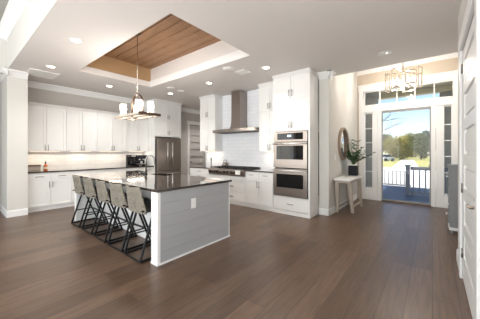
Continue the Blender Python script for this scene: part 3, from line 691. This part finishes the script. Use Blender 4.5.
# ---------------- pendant over the island
PX, PY, PZ = -4.27, 2.20, 2.0
r = thing('pendant_light', (PX, PY, 3.545), 'rectangular wood pendant with glass shades hanging over the island', 'pendant light')
MB().lathe([(.065, 3.545), (.065, 3.53), (.02, 3.515)], (PX + .04, PY, 0), 24).build('canopy', 'bronze', r)
MB().tube([(PX + .04, PY, 3.52), (PX + .04, PY, 2.41)], .007, 8).build('rod', 'nickel', r)
q = MB(); LX, LY = .46, .19; bw, bhh = .035, .045
q.box(PX - LX, PX + LX, PY - LY, PY - LY + bw, PZ, PZ + bhh, .003).box(PX - LX, PX + LX, PY + LY - bw, PY + LY, PZ, PZ + bhh, .003)
q.build('side_rail', 'weathered_wood', r)
q = MB(); q.box(PX - LX, PX - LX + bw, PY - LY + bw, PY + LY - bw, PZ, PZ + bhh, .003); q.build('end_rail', 'weathered_wood', r)
q = MB(); q.box(PX + LX, PX + LX + bw, PY - LY - .01, PY + LY + .01, PZ, PZ + bhh, .003); q.build('end_rail', 'bronze', r)
q = MB(); q.box(PX - LX + bw, PX + LX - bw, PY - .03, PY + .03, PZ + .005, PZ + .022); q.build('lamp_bar', 'weathered_wood', r)
q = MB(); cx = PX + .04
pts = [(cx - .18, PY, PZ + .02), (cx - .18, PY, PZ + .25)] + [(cx - .18 * math.cos(a), PY, PZ + .25 + .17 * math.sin(a)) for a in [k * PI / 10 for k in range(1, 10)]] + [(cx + .18, PY, PZ + .25), (cx + .18, PY, PZ + .02)]
q.tube(pts, .014, 8, flat=(1, 1.6)).build('arch', 'bronze', r)
for (dx, dy) in ((-.30, -.10), (-.30, .12), (.29, -.10), (.29, .12)):
    x, y = PX + dx, PY + dy
    b = MB().lathe([(.035, PZ + .02), (.035, PZ + .045), (.012, PZ + .05), (.012, PZ + .09), (0, PZ + .092)], (x, y, 0), 14).build('lamp_holder', 'nickel', r)
    MB().lathe([(.006, PZ + .09), (.016, PZ + .12), (.018, PZ + .15), (.008, PZ + .19), (0, PZ + .2)], (x, y, 0), 12).build('bulb', 'bulb_lit', b)
    MB().lathe([(.054, PZ + .045), (.054, PZ + .27)], (x, y, 0), 24, cap=False).build('glass_shade', 'shade_glass', r)
    L = bpy.data.lights.new('pendant_glow', 'POINT'); L.energy = 10; L.color = (1, .93, .85); L.shadow_soft_size = .03
    lo = bpy.data.objects.new('pendant_glow', L); lo.location = (dx, dy, PZ + .23 - 3.545); COL.objects.link(lo); lo.parent = r

# ---------------- ceiling fittings
lab = {(-4.23, 1.23): 'recessed ceiling light nearest the top left corner of the wood tray', (-5.92, 1.29): 'recessed ceiling light beside the left ceiling vent', (-6.51, 2.63): 'recessed ceiling light in front of the greige wall',
       (-5.955, 4.10): 'recessed ceiling light in front of the refrigerator cabinet', (-4.30, 4.075): 'recessed ceiling light left of the hood chimney', (-2.614, 4.05): 'recessed ceiling light in front of the oven tower', (-6.6, 6.6): 'added recessed light, out of view, brightening the pantry passage'}  # the passage light is unseen, added to brighten the pantry door
for (x, y), lb in lab.items():
    r = thing('recessed_light', (x, y, ZC), lb, 'ceiling light', 'recessed ceiling lights')
    MB().lathe([(.085, ZC + .001), (.085, ZC - .006), (.07, ZC - .008), (.062, ZC - .003), (.062, ZC + .001)], (x, y, 0), 28, cap=False).build('trim_ring', 'trim_white', r)
    MB().lathe([(.063, ZC - .001), (.063, ZC - .004), (0, ZC - .0045)], (x, y, 0), 28).build('lens', 'lamp_lit', r)
    L = bpy.data.lights.new('downlight', 'SPOT'); L.energy = 42 if y < 6 else 75; L.color = (1, .955, .91); L.spot_size = math.radians(125); L.spot_blend = .8; L.shadow_soft_size = .06
    lo = bpy.data.objects.new('downlight', L); lo.location = (0, 0, -.03); COL.objects.link(lo); lo.parent = r
r = thing('recessed_light', (-.637, 4.747, ZC), 'unlit recessed ceiling light near the entry', 'ceiling light')
MB().lathe([(.10, ZC + .001), (.10, ZC - .006), (.08, ZC - .009), (.07, ZC - .003), (.07, ZC + .001)], (-.637, 4.747, 0), 28, cap=False).build('trim_ring', 'trim_white', r)
MB().lathe([(.07, ZC - .001), (.07, ZC - .003), (.03, ZC - .004), (.028, ZC - .012), (0, ZC - .013)], (-.637, 4.747, 0), 28).build('lens', 'lamp_unlit', r)
for (x, y, rr, lb) in ((-3.25, 3.62, .12, 'round white ceiling speaker beside the small ceiling vent'), (-5.43, 3.75, .11, 'round white ceiling speaker near the tray corner over the refrigerator aisle'), (-5.48, 4.118, .10, 'round white smoke detector between fridge light and tray corner')):
    r = thing('ceiling_speaker' if 'speaker' in lb else 'smoke_detector', (x, y, ZC), lb, 'speaker' if 'speaker' in lb else 'smoke detector')
    MB().lathe([(rr, ZC), (rr, ZC - .006), (rr * .92, ZC - .012), (0, ZC - .012)], (x, y, 0), 28).build('cover', 'vent_white', r)
    MB().lathe([(rr * .8, ZC - .012), (rr * .7, ZC - .016), (0, ZC - .017)], (x, y, 0), 28).build('grille', 'vent_white', r)
def vent(x0, x1, y0, y1, lb, n=8):
    r = thing('ceiling_vent', ((x0 + x1) / 2, (y0 + y1) / 2, ZC), lb, 'vent')
    MB().box(x0, x1, y0, y0 + .03, ZC - .01, ZC).box(x0, x1, y1 - .03, y1, ZC - .01, ZC).box(x0, x0 + .03, y0 + .03, y1 - .03, ZC - .01, ZC).box(x1 - .03, x1, y0 + .03, y1 - .03, ZC - .01, ZC).build('frame', 'vent_white', r)
    q = MB(); 
    for i in range(n):
        yy = y0 + .03 + (y1 - y0 - .06) * (i + .5) / n
        q.bar((x0 + .03, yy, ZC - .005), (x1 - .03, yy, ZC - .005), .9 * (y1 - y0 - .06) / n, .004)
    q.build('louvres', 'vent_white', r)
vent(-6.90, -6.36, 1.05, 1.55, 'white return air vent on the ceiling at upper left', 14)
vent(-3.28, -3.02, 3.85, 4.09, 'small white ceiling vent between tray and oven tower', 6)

# ================================================================== COUNTER ITEMS
r = thing('serving_tray', (-7.42, 1.28, .914), 'wooden serving box at the left end of the long counter', 'tray')
MB().box(-7.55, -7.32, 1.12, 1.40, .915, .93, .003).build('bottom', 'weathered_wood', r)
MB().box(-7.33, -7.315, 1.12, 1.40, .93, 1.02, .002).build('side', 'weathered_wood', r); MB().box(-7.555, -7.54, 1.12, 1.40, .93, 1.02, .002).build('side', 'weathered_wood', r)
MB().box(-7.54, -7.33, 1.12, 1.135, .93, 1.02).build('end', 'weathered_wood', r); MB().box(-7.54, -7.33, 1.385, 1.40, .93, 1.02).build('end', 'weathered_wood', r)
MB().box(-7.56, -7.30, 1.11, 1.41, 1.022, 1.05, .004).build('lid', 'bronze', r)
r = thing('soap_bottle', (-7.35, 1.50, .914), 'orange amber bottle beside the wooden serving box', 'bottle')
MB().lathe([(.036, .914), (.04, .92), (.04, 1.02), (.03, 1.045), (.014, 1.055), (.014, 1.08)], (-7.35, 1.50, 0), 18).build('body', 'amber', r)
MB().lathe([(.041, .945), (.041, 1.0)], (-7.35, 1.50, 0), 18, cap=False).build('paper_label', 'label_cream', r)
MB().lathe([(.016, 1.08), (.016, 1.11), (.006, 1.112), (.006, 1.14), (0, 1.141)], (-7.35, 1.50, 0), 12).build('pump', 'black_plastic', r)
# coffee maker and grinder
r = thing('coffee_maker', (-7.30, 3.62, .914), 'black coffee maker on the long counter left of the refrigerator', 'coffee maker')
MB().box(-7.45, -7.16, 3.50, 3.72, .915, .945, .004).build('base', 'black_plastic', r)
MB().box(-7.45, -7.35, 3.50, 3.72, .945, 1.20, .006).build('tank', 'black_plastic', r)
MB().box(-7.45, -7.17, 3.50, 3.72, 1.20, 1.27, .01).build('head', 'black_plastic', r)
MB().lathe([(.055, .946), (.07, .96), (.075, 1.02), (.055, 1.08), (.04, 1.09)], (-7.255, 3.61, 0), 20).build('carafe', 'black_glass', r)
MB().box(-7.168, -7.164, 3.54, 3.68, 1.215, 1.255).build('steel_band', 'steel_bright', r)
r = thing('espresso_machine', (-7.30, 3.90, .914), 'wide black espresso machine beside the coffee maker', 'espresso machine')
MB().box(-7.46, -7.18, 3.755, 4.06, .93, .97, .004).box(-7.46, -7.34, 3.755, 4.06, .97, 1.16).box(-7.46, -7.17, 3.755, 4.06, 1.14, 1.255, .01).build('body', 'black_plastic', r)
MB().box(-7.34, -7.18, 3.77, 4.045, .968, .978).build('drip_tray', 'steel_bright', r)
for yy in (3.84, 3.97):
    MB().lathe([(.03, 1.105), (.03, 1.14), (.02, 1.142)], (-7.24, yy, 0), 14).build('brew_head', 'steel_bright', r)
MB().lathe([(.03, .978), (.038, 1.03), (.038, 1.06)], (-7.24, 3.90, 0), 14).build('cup', 'steel_bright', r)
for (yy) in (3.78, 4.035):
    MB().box(-7.44, -7.2, yy - .012, yy + .012, .914, .932).build('foot', 'rubber', r)

# ================================================================== ENTRY
# console table
r = thing('console_table', (-1.52, 5.95, 0), 'pale console table with splayed legs under the round mirror', 'console table')
MB().box(-1.70, -1.34, 5.36, 6.46, .735, .785, .012).build('tabletop', 'table_white', r)
MB().box(-1.68, -1.37, 5.42, 6.40, .685, .736, .003).build('apron', 'weathered_wood', r)
for (x, y, fx, fy) in ((-1.655, 5.50, -1.675, 5.56), (-1.40, 5.52, -1.385, 5.68), (-1.40, 6.36, -1.385, 6.52), (-1.655, 6.36, -1.675, 6.50)):
    q = MB(); c = []
    for (px, py, z, w) in ((fx, fy, 0, .026), (x, y, .70, .042)):
        c += [(px - w, py - w, z), (px + w, py - w, z), (px + w, py + w, z), (px - w, py + w, z)]
    q.hexa(c, .003); q.build('leg', 'weathered_wood', r)
MB().bar((-1.66, 5.53, .12), (-1.66, 6.47, .12), .03, .035).bar((-1.40, 5.64, .12), (-1.40, 6.48, .12), .03, .035).build('stretcher', 'weathered_wood', r)
# mirror
r = thing('wall_mirror', (-1.715, 6.13, 1.565), 'round mirror in a rustic wood frame on the entry wall', 'mirror')
q = MB(); R0, R1 = .335, .40
q.lathe([(R0, .002), (R0, .04), (R0 + .02, .052), (R1 - .02, .055), (R1, .04), (R1, .002)], (-1.719, 6.13, 1.565), 48, 'X', cap=False); q.build('frame', 'mirror_wood', r)
MB().lathe([(R0 + .01, .004), (R0 + .01, .014), (0, .0145)], (-1.719, 6.13, 1.565), 48, 'X').build('mirror_glass', 'mirror_glass', r)
# planter
r = thing('potted_plant', (-1.52, 6.3, .785), 'leafy green plant in a dark square pot on the console table', 'potted plant')
PXX, PYY = -1.52, 6.3
MB().box(PXX - .095, PXX + .095, PYY - .095, PYY + .095, .786, 1.03, .006).build('pot', 'navy_pot', r)
MB().box(PXX - .1, PXX + .1, PYY - .1, PYY + .1, 1.03, 1.05, .004).build('pot_rim', 'table_white', r)
rnd = random.Random(4)
stm = MB(); lf = MB()
for i in range(24):
    an = rnd.uniform(0, 2 * PI); ln = rnd.uniform(.28, .58); tilt = rnd.uniform(.1, .95)
    dx, dy = math.cos(an) * math.sin(tilt), math.sin(an) * math.sin(tilt)
    if dx < -.45: dx *= -.4
    pts = []
    for k in range(7):
        t_ = k / 6; pts.append(Vector((PXX + dx * ln * t_, PYY + dy * ln * t_, 1.04 + ln * t_ * math.cos(tilt) * 1.1 - .12 * t_ * t_ * math.sin(tilt))))
    pts = [Vector((max(p_.x, -1.63), p_.y, p_.z)) for p_ in pts]
    stm.tube(pts, [.005 - .0005 * k for k in range(7)], 5)
    for k in range(2, 7):
        for s in (-1, 1):
            a = rnd.uniform(-.5, .5); side = Vector((-dy, dx, 0)); side = side.normalized() if side.length > .01 else Vector((1, 0, 0))
            dirv = (side * s + (pts[k] - pts[k - 1]).normalized() * .8 + Vector((0, 0, a * .6))).normalized()
            L_ = rnd.uniform(.09, .15); nrm = dirv.cross(Vector((0, 0, 1))).normalized(); w = .03
            p0 = pts[k]; p1 = p0 + dirv * L_ * .45; p2 = p0 + dirv * L_ - Vector((0, 0, .015))
            lf.quad(p0, p1 + nrm * w, p2, p1 - nrm * w)
for q in lf.bm.verts:
    q.co.x = max(q.co.x, -1.64)
stm.build('stems', 'leaf_green', r); lf.build('leaves', 'leaf_green', r)
# switch plate
r = thing('light_switch', (-1.72, 5.54, 1.24), 'white switch plate on the wall left of the mirror', 'light switch')
MB().box(-1.7195, -1.713, 5.49, 5.57, 1.18, 1.30, .002).build('plate', 'outlet_white', r); MB().box(-1.713, -1.709, 5.515, 5.545, 1.215, 1.265).build('rocker', 'outlet_white', r)
# chest
r = thing('chest', (.43, 5.46, 0), 'narrow grey chest of drawers just past the right wall corner', 'chest of drawers')
MB().box(.225, .655, 5.31, 5.60, .10, 1.11, .004).build('body', 'grey_chest', r)
MB().box(.20, .658, 5.28, 5.63, 1.11, 1.145, .006).build('top', 'grey_chest', r)
for (x, y) in ((.24, 5.33), (.24, 5.58), (.63, 5.33), (.63, 5.58)): MB().box(x - .015, x + .025 - .005, y - .02, y + .02, 0, .10).build('foot', 'grey_chest', r)
MB().box(.214, .656, 5.295, 5.615, .055, .10, .003).build('base_moulding', 'trim_white', r)
for z in (.16, .48, .80):
    q = MB().box(.213, .226, 5.34, 5.57, z, z + .27, .003).build('drawer', 'grey_chest', r)
    for yy in (5.455,): MB().lathe([(.008, 0), (.008, -.012), (.02, -.02), (.018, -.034), (0, -.036)], (.213, yy, z + .14), 12, 'X').build('knob', 'trim_white', q)
# entry chandelier
CX, CY, CZ0, CZ1 = -.52, 6.5, 2.79, 3.20
r = thing('chandelier', (CX, CY, ZE), 'metal cage chandelier with candle bulbs over the entry', 'chandelier')
MB().lathe([(.07, ZE), (.07, ZE - .015), (.02, ZE - .03)], (CX, CY, 0), 20).build('canopy', 'nickel', r)
MB().tube([(CX, CY, ZE - .02), (CX, CY, CZ0 + .05)], .010, 8).build('stem', 'nickel', r)
NF = 8; R = .34
for i in range(NF):
    a = i * 2 * PI / NF + .2; a2 = a + 2 * PI / NF * .80; zt = CZ1 - (.0 if i % 2 else .09); zb = CZ0 + (.0 if i % 2 else .05)
    p = [(CX + R * math.cos(a), CY + R * math.sin(a), zb), (CX + R * math.cos(a2), CY + R * math.sin(a2), zb), (CX + R * math.cos(a2), CY + R * math.sin(a2), zt), (CX + R * math.cos(a), CY + R * math.sin(a), zt)]
    q = MB()
    for j in range(4): q.bar(p[j], p[(j + 1) % 4], .022, .022)
    q.build('cage_frame', 'nickel', r)
    am = ((Vector(p[2]) + Vector(p[3])) / 2); q = MB(); q.bar((CX, CY, CZ1 - .03), am, .016, .016); q.build('arm', 'nickel', r)
for i in range(6):
    a = i * PI / 3; x, y = CX + .19 * math.cos(a), CY + .19 * math.sin(a)
    h = MB().tube([(CX, CY, CZ0 + .06), (x, y, CZ0 + .05)], .008, 6).lathe([(.028, CZ0 + .05), (.028, CZ0 + .058), (.012, CZ0 + .06), (.012, CZ0 + .16), (0, CZ0 + .161)], (x, y, 0), 12).build('candle_arm', 'nickel', r)
    MB().lathe([(.008, CZ0 + .16), (.02, CZ0 + .19), (.02, CZ0 + .215), (.006, CZ0 + .26), (0, CZ0 + .265)], (x, y, 0), 12).build('bulb', 'bulb_lit', h)
L = bpy.data.lights.new('chandelier_glow', 'POINT'); L.energy = 52; L.color = (1, .93, .85); L.shadow_soft_size = .12
lo = bpy.data.objects.new('chandelier_glow', L); lo.location = (0, 0, CZ0 + .2 - ZE); COL.objects.link(lo); lo.parent = r

# ================================================================== OUTDOORS
GZ = -.6
TH = math.radians(39.1); cs_, sn_ = math.cos(TH), math.sin(TH)
def at(px, D, z=GZ):
    a = (px - 240) / 237.0; return Vector((D * (a * cs_ - sn_), D * (a * sn_ + cs_), z))
q = MB()
q.box(-60, 40, 13, 34, GZ, GZ + .02)
p0, p1 = at(390, 27), at(420, 27); p2, p3 = at(413, 58), at(402, 58)
q.quad(p0 + Vector((0, 0, .03)), p1 + Vector((0, 0, .03)), p2 + Vector((0, 0, .03)), p3 + Vector((0, 0, .03)))
struct('ground_street', q, 'concrete', 'pale street and driveway beyond the porch', 'street')
struct('floor_porch', MB().box(-6, 6, YD + .15, 12.5, -.3, -.15), 'porch_blue', 'blue painted porch floor outside the front door', 'porch')
struct('ceiling_porch', MB().box(-6, 6, YD + .15, 11.2, 3.70, 3.80).box(-6, 6, 11.0, 11.3, 3.50, 3.70), 'porch_ceiling', 'porch ceiling seen through the transom window', 'porch ceiling')
struct('wall_exterior', MB().box(-6, -1.95, YD + .05, YD + .15, -.3, 4).box(.85, 6, YD + .05, YD + .15, -.3, 4), 'siding', 'house siding beside the front door', 'wall')
struct('ceiling_roof', MB().box(-13, 5, -5.4, 8.6, 4.2, 4.3).box(-13, -5.5, 8.4, 8.5, -.2, 4.2).box(-5.5, -1.95, 5.5, 5.6, 3.3, 4.2), 'siding', 'roof slab over the house', 'roof')
def railing(name, x0, x1, y, zb, zt, n, m, label, th=.05):
    r = thing(name, ((x0 + x1) / 2, y, zb), label, 'railing')
    MB().box(x0, x1, y - .05, y + .05, zt - th, zt, .004).build('top_rail', m, r)
    MB().box(x0, x1, y - .035, y + .035, zb + .06, zb + .12, .004).build('bottom_rail', m, r)
    for i in range(n):
        x = x0 + (x1 - x0) * (i + .5) / n
        MB().box(x - .02, x + .02, y - .02, y + .02, zb + .12, zt - th).build('baluster', m, r)
    for x in (x0 + .05, x1 - .05): MB().box(x - .05, x + .05, y - .05, y + .05, zb, zb + .06).build('foot', m, r)
railing('porch_railing', -3.6, -.70, 12.2, -.15, .55, 20, 'trim_white', 'white porch railing with balusters outside the front door')
railing('porch_railing', -.60, .9, 10.25, -.15, .84, 9, 'porch_grey', 'taller blue grey porch railing at the right of the front door view', .11)
for (px, lb) in ((369.5, 'square grey porch column seen through the left side window'), (449.5, 'square grey porch column seen through the right side window')):
    p = at(px, 8.6, 0); r = thing('porch_column', (p.x, p.y, -.15), lb, 'column')
    MB().box(p.x - .24, p.x + .24, p.y - .24, p.y + .24, .15, 3.3, .01).build('shaft', 'porch_column', r)
    MB().box(p.x - .28, p.x + .28, p.y - .28, p.y + .28, -.15, .15, .01).build('base', 'porch_column', r)
    MB().box(p.x - .28, p.x + .28, p.y - .28, p.y + .28, 3.3, 3.7, .01).build('cap', 'porch_column', r)
r = thing('newel_post', (-.68, 10.25, -.15), 'blue grey post where the porch railing ends', 'post')
MB().box(-.74, -.62, 10.19, 10.31, -.15, .86, .004).build('shaft', 'porch_grey', r); MB().box(-.77, -.59, 10.16, 10.34, .86, .90, .006).build('cap', 'porch_grey', r)
GZ = -.6
struct('ground_lawn', MB().box(-120, 90, 12.5, 130, GZ - .2, GZ), 'grass', 'yellowish lawn across the street', 'lawn')
def make_tree(seed, h, w, m, trunk=True):
    rnd = random.Random(seed); r = thing('leafy_tree', (0, 0, 0), '', 'tree', 'trees across the street')
    tk = MB(); tk.tube([(0, 0, -.1), (.1, .05, h * .3), (-.05, .1, h * .55), (0, 0, h * .8)], [.22, .17, .1, .04], 8)
    for i in range(5):
        a = rnd.uniform(0, 2 * PI); z = h * rnd.uniform(.25, .5); tk.tube([(0, 0, z), (math.cos(a) * w * .25, math.sin(a) * w * .25, z + h * .15), (math.cos(a) * w * .4, math.sin(a) * w * .4, z + h * .28)], [.09, .06, .03], 6)
    tk.build('trunk', 'bark', r)
    fl = MB()
    blobs = [(Vector((rnd.uniform(-.32, .32) * w, rnd.uniform(-.32, .32) * w, rnd.uniform(.12, .82) * h)), rnd.uniform(.16, .28) * w) for _ in range(18)]
    for c, rad in blobs:
        for _ in range(200):
            v = Vector((rnd.gauss(0, 1), rnd.gauss(0, 1), rnd.gauss(0, .8))); v = v.normalized() * rad * rnd.uniform(.55, 1.05)
            p = c + v; s = rnd.uniform(.12, .30); n_ = Vector((rnd.gauss(0, 1), rnd.gauss(0, 1), rnd.gauss(0, 1))).normalized(); u = n_.orthogonal().normalized(); vv = n_.cross(u)
            if p.z < .15: continue
            fl.quad(p - u * s, p + vv * s * .6, p + u * s, p - vv * s * .6)
    fl.build('foliage', m, r)
    return r
protos = [make_tree(1, 6.4, 5.5, 'foliage_yellow'), make_tree(2, 7.2, 5.5, 'foliage_green'), make_tree(3, 8.4, 5.6, 'foliage_dark')]
spots = [(366, 60, 2, .95, 'dark tree across the street at the left side window'), (393, 60, 0, .95, 'low yellow green tree left of centre in the front door view'), (421, 60, 1, 1.0, 'green tree right of centre in the front door view'), (449, 60, 2, .95, 'dark tree across the street at the right side window'),
         (380, 82, 1, 1.2, 'green tree at the left edge of the front door view'), (407, 82, 0, 1.3, 'taller yellow tree behind the middle of the front door view'), (434, 82, 2, 1.3, 'tall dark tree at the right edge of the front door view')]
used = set()
for i, (px, D, k, s, lb) in enumerate(spots):
    o = protos[k] if k not in used else tree_copy(protos[k]); used.add(k)
    o.location = at(px, D); o.rotation_euler.z = i * 1.3; o.scale = (s, s, s); o['label'] = lb
# bare branching tree close to the porch
rnd = random.Random(11)
r = thing('bare_tree', tuple(at(374, 24)), 'leafless tree reaching into the top left of the door view', 'tree')
o = Vector(r['_o']); q = MB()
q.tube([o, o + Vector((.05, 0, 2)), o + Vector((.0, .1, 3.6)), o + Vector((.1, 0, 5.2))], [.14, .11, .08, .03], 8)
q.build('trunk', 'twig', r); q = MB()
rt = Vector((cs_, sn_, 0))
def limb(p, d, L, rad, depth):
    p1 = p + d * L * .5 + Vector((0, 0, .04 * L)); p2 = p + d * L
    q.tube([p, p1, p2], [rad, rad * .75, rad * .5], 5)
    if depth > 0:
        for b in range(3):
            dd = (d + Vector((rnd.uniform(-.6, .6), rnd.uniform(-.6, .6), rnd.uniform(-.3, .7)))).normalized(); limb(p + d * L * (.45 + .25 * b), dd, L * .55, rad * .55, depth - 1)
for k in range(6):
    dd = (rt * rnd.uniform(.4, 1) * (1 if k % 3 else -1) + Vector((0, 0, rnd.uniform(.2, .7)))).normalized(); limb(o + Vector((.03, .05, 2.5 + k * .45)), dd, rnd.uniform(1.4, 2.1), .04, 2)
q.build('branches', 'twig', r)
# parked car
cp_ = at(386.5, 48)
r = thing('parked_car', tuple(cp_), 'pale car parked across the street left in the door view', 'car')
def carbox(mb, a, b, c0, d0, z0, z1, ta=0, tb=0, tw=0):
    O = cp_
    def T(u, v, z): return (O.x + cs_ * u - sn_ * v, O.y + sn_ * u + cs_ * v, O.z + z)
    mb.hexa([T(a, c0, z0), T(b, c0, z0), T(b, d0, z0), T(a, d0, z0), T(a + ta, c0 + tw, z1), T(b - tb, c0 + tw, z1), T(b - tb, d0 - tw, z1), T(a + ta, d0 - tw, z1)], .04)
q = MB(); carbox(q, -1.1, 1.1, -.85, .85, .35, .85, .05, .05, .04); q.build('body', 'car_paint', r)
q = MB(); carbox(q, -.75, .6, -.78, .78, .85, 1.35, .2, .3, .12); q.build('cabin', 'car_glass', r)
q = MB(); carbox(q, -.5, .25, -.64, .64, 1.35, 1.42, .03, .03, .03); q.build('roof', 'car_paint', r)
for u in (-.7, .7):
    for v in (-.82, .82):
        O = cp_ + Vector((cs_ * u - sn_ * v, sn_ * u + cs_ * v, .33)); q = MB(); ax = Vector((-sn_, cs_, 0))
        q.tube([O - ax * .1, O + ax * .1], .32, 16); q.build('wheel', 'rubber', r)
for o in bpy.data.objects:
    if '_o' in o: del o['_o']
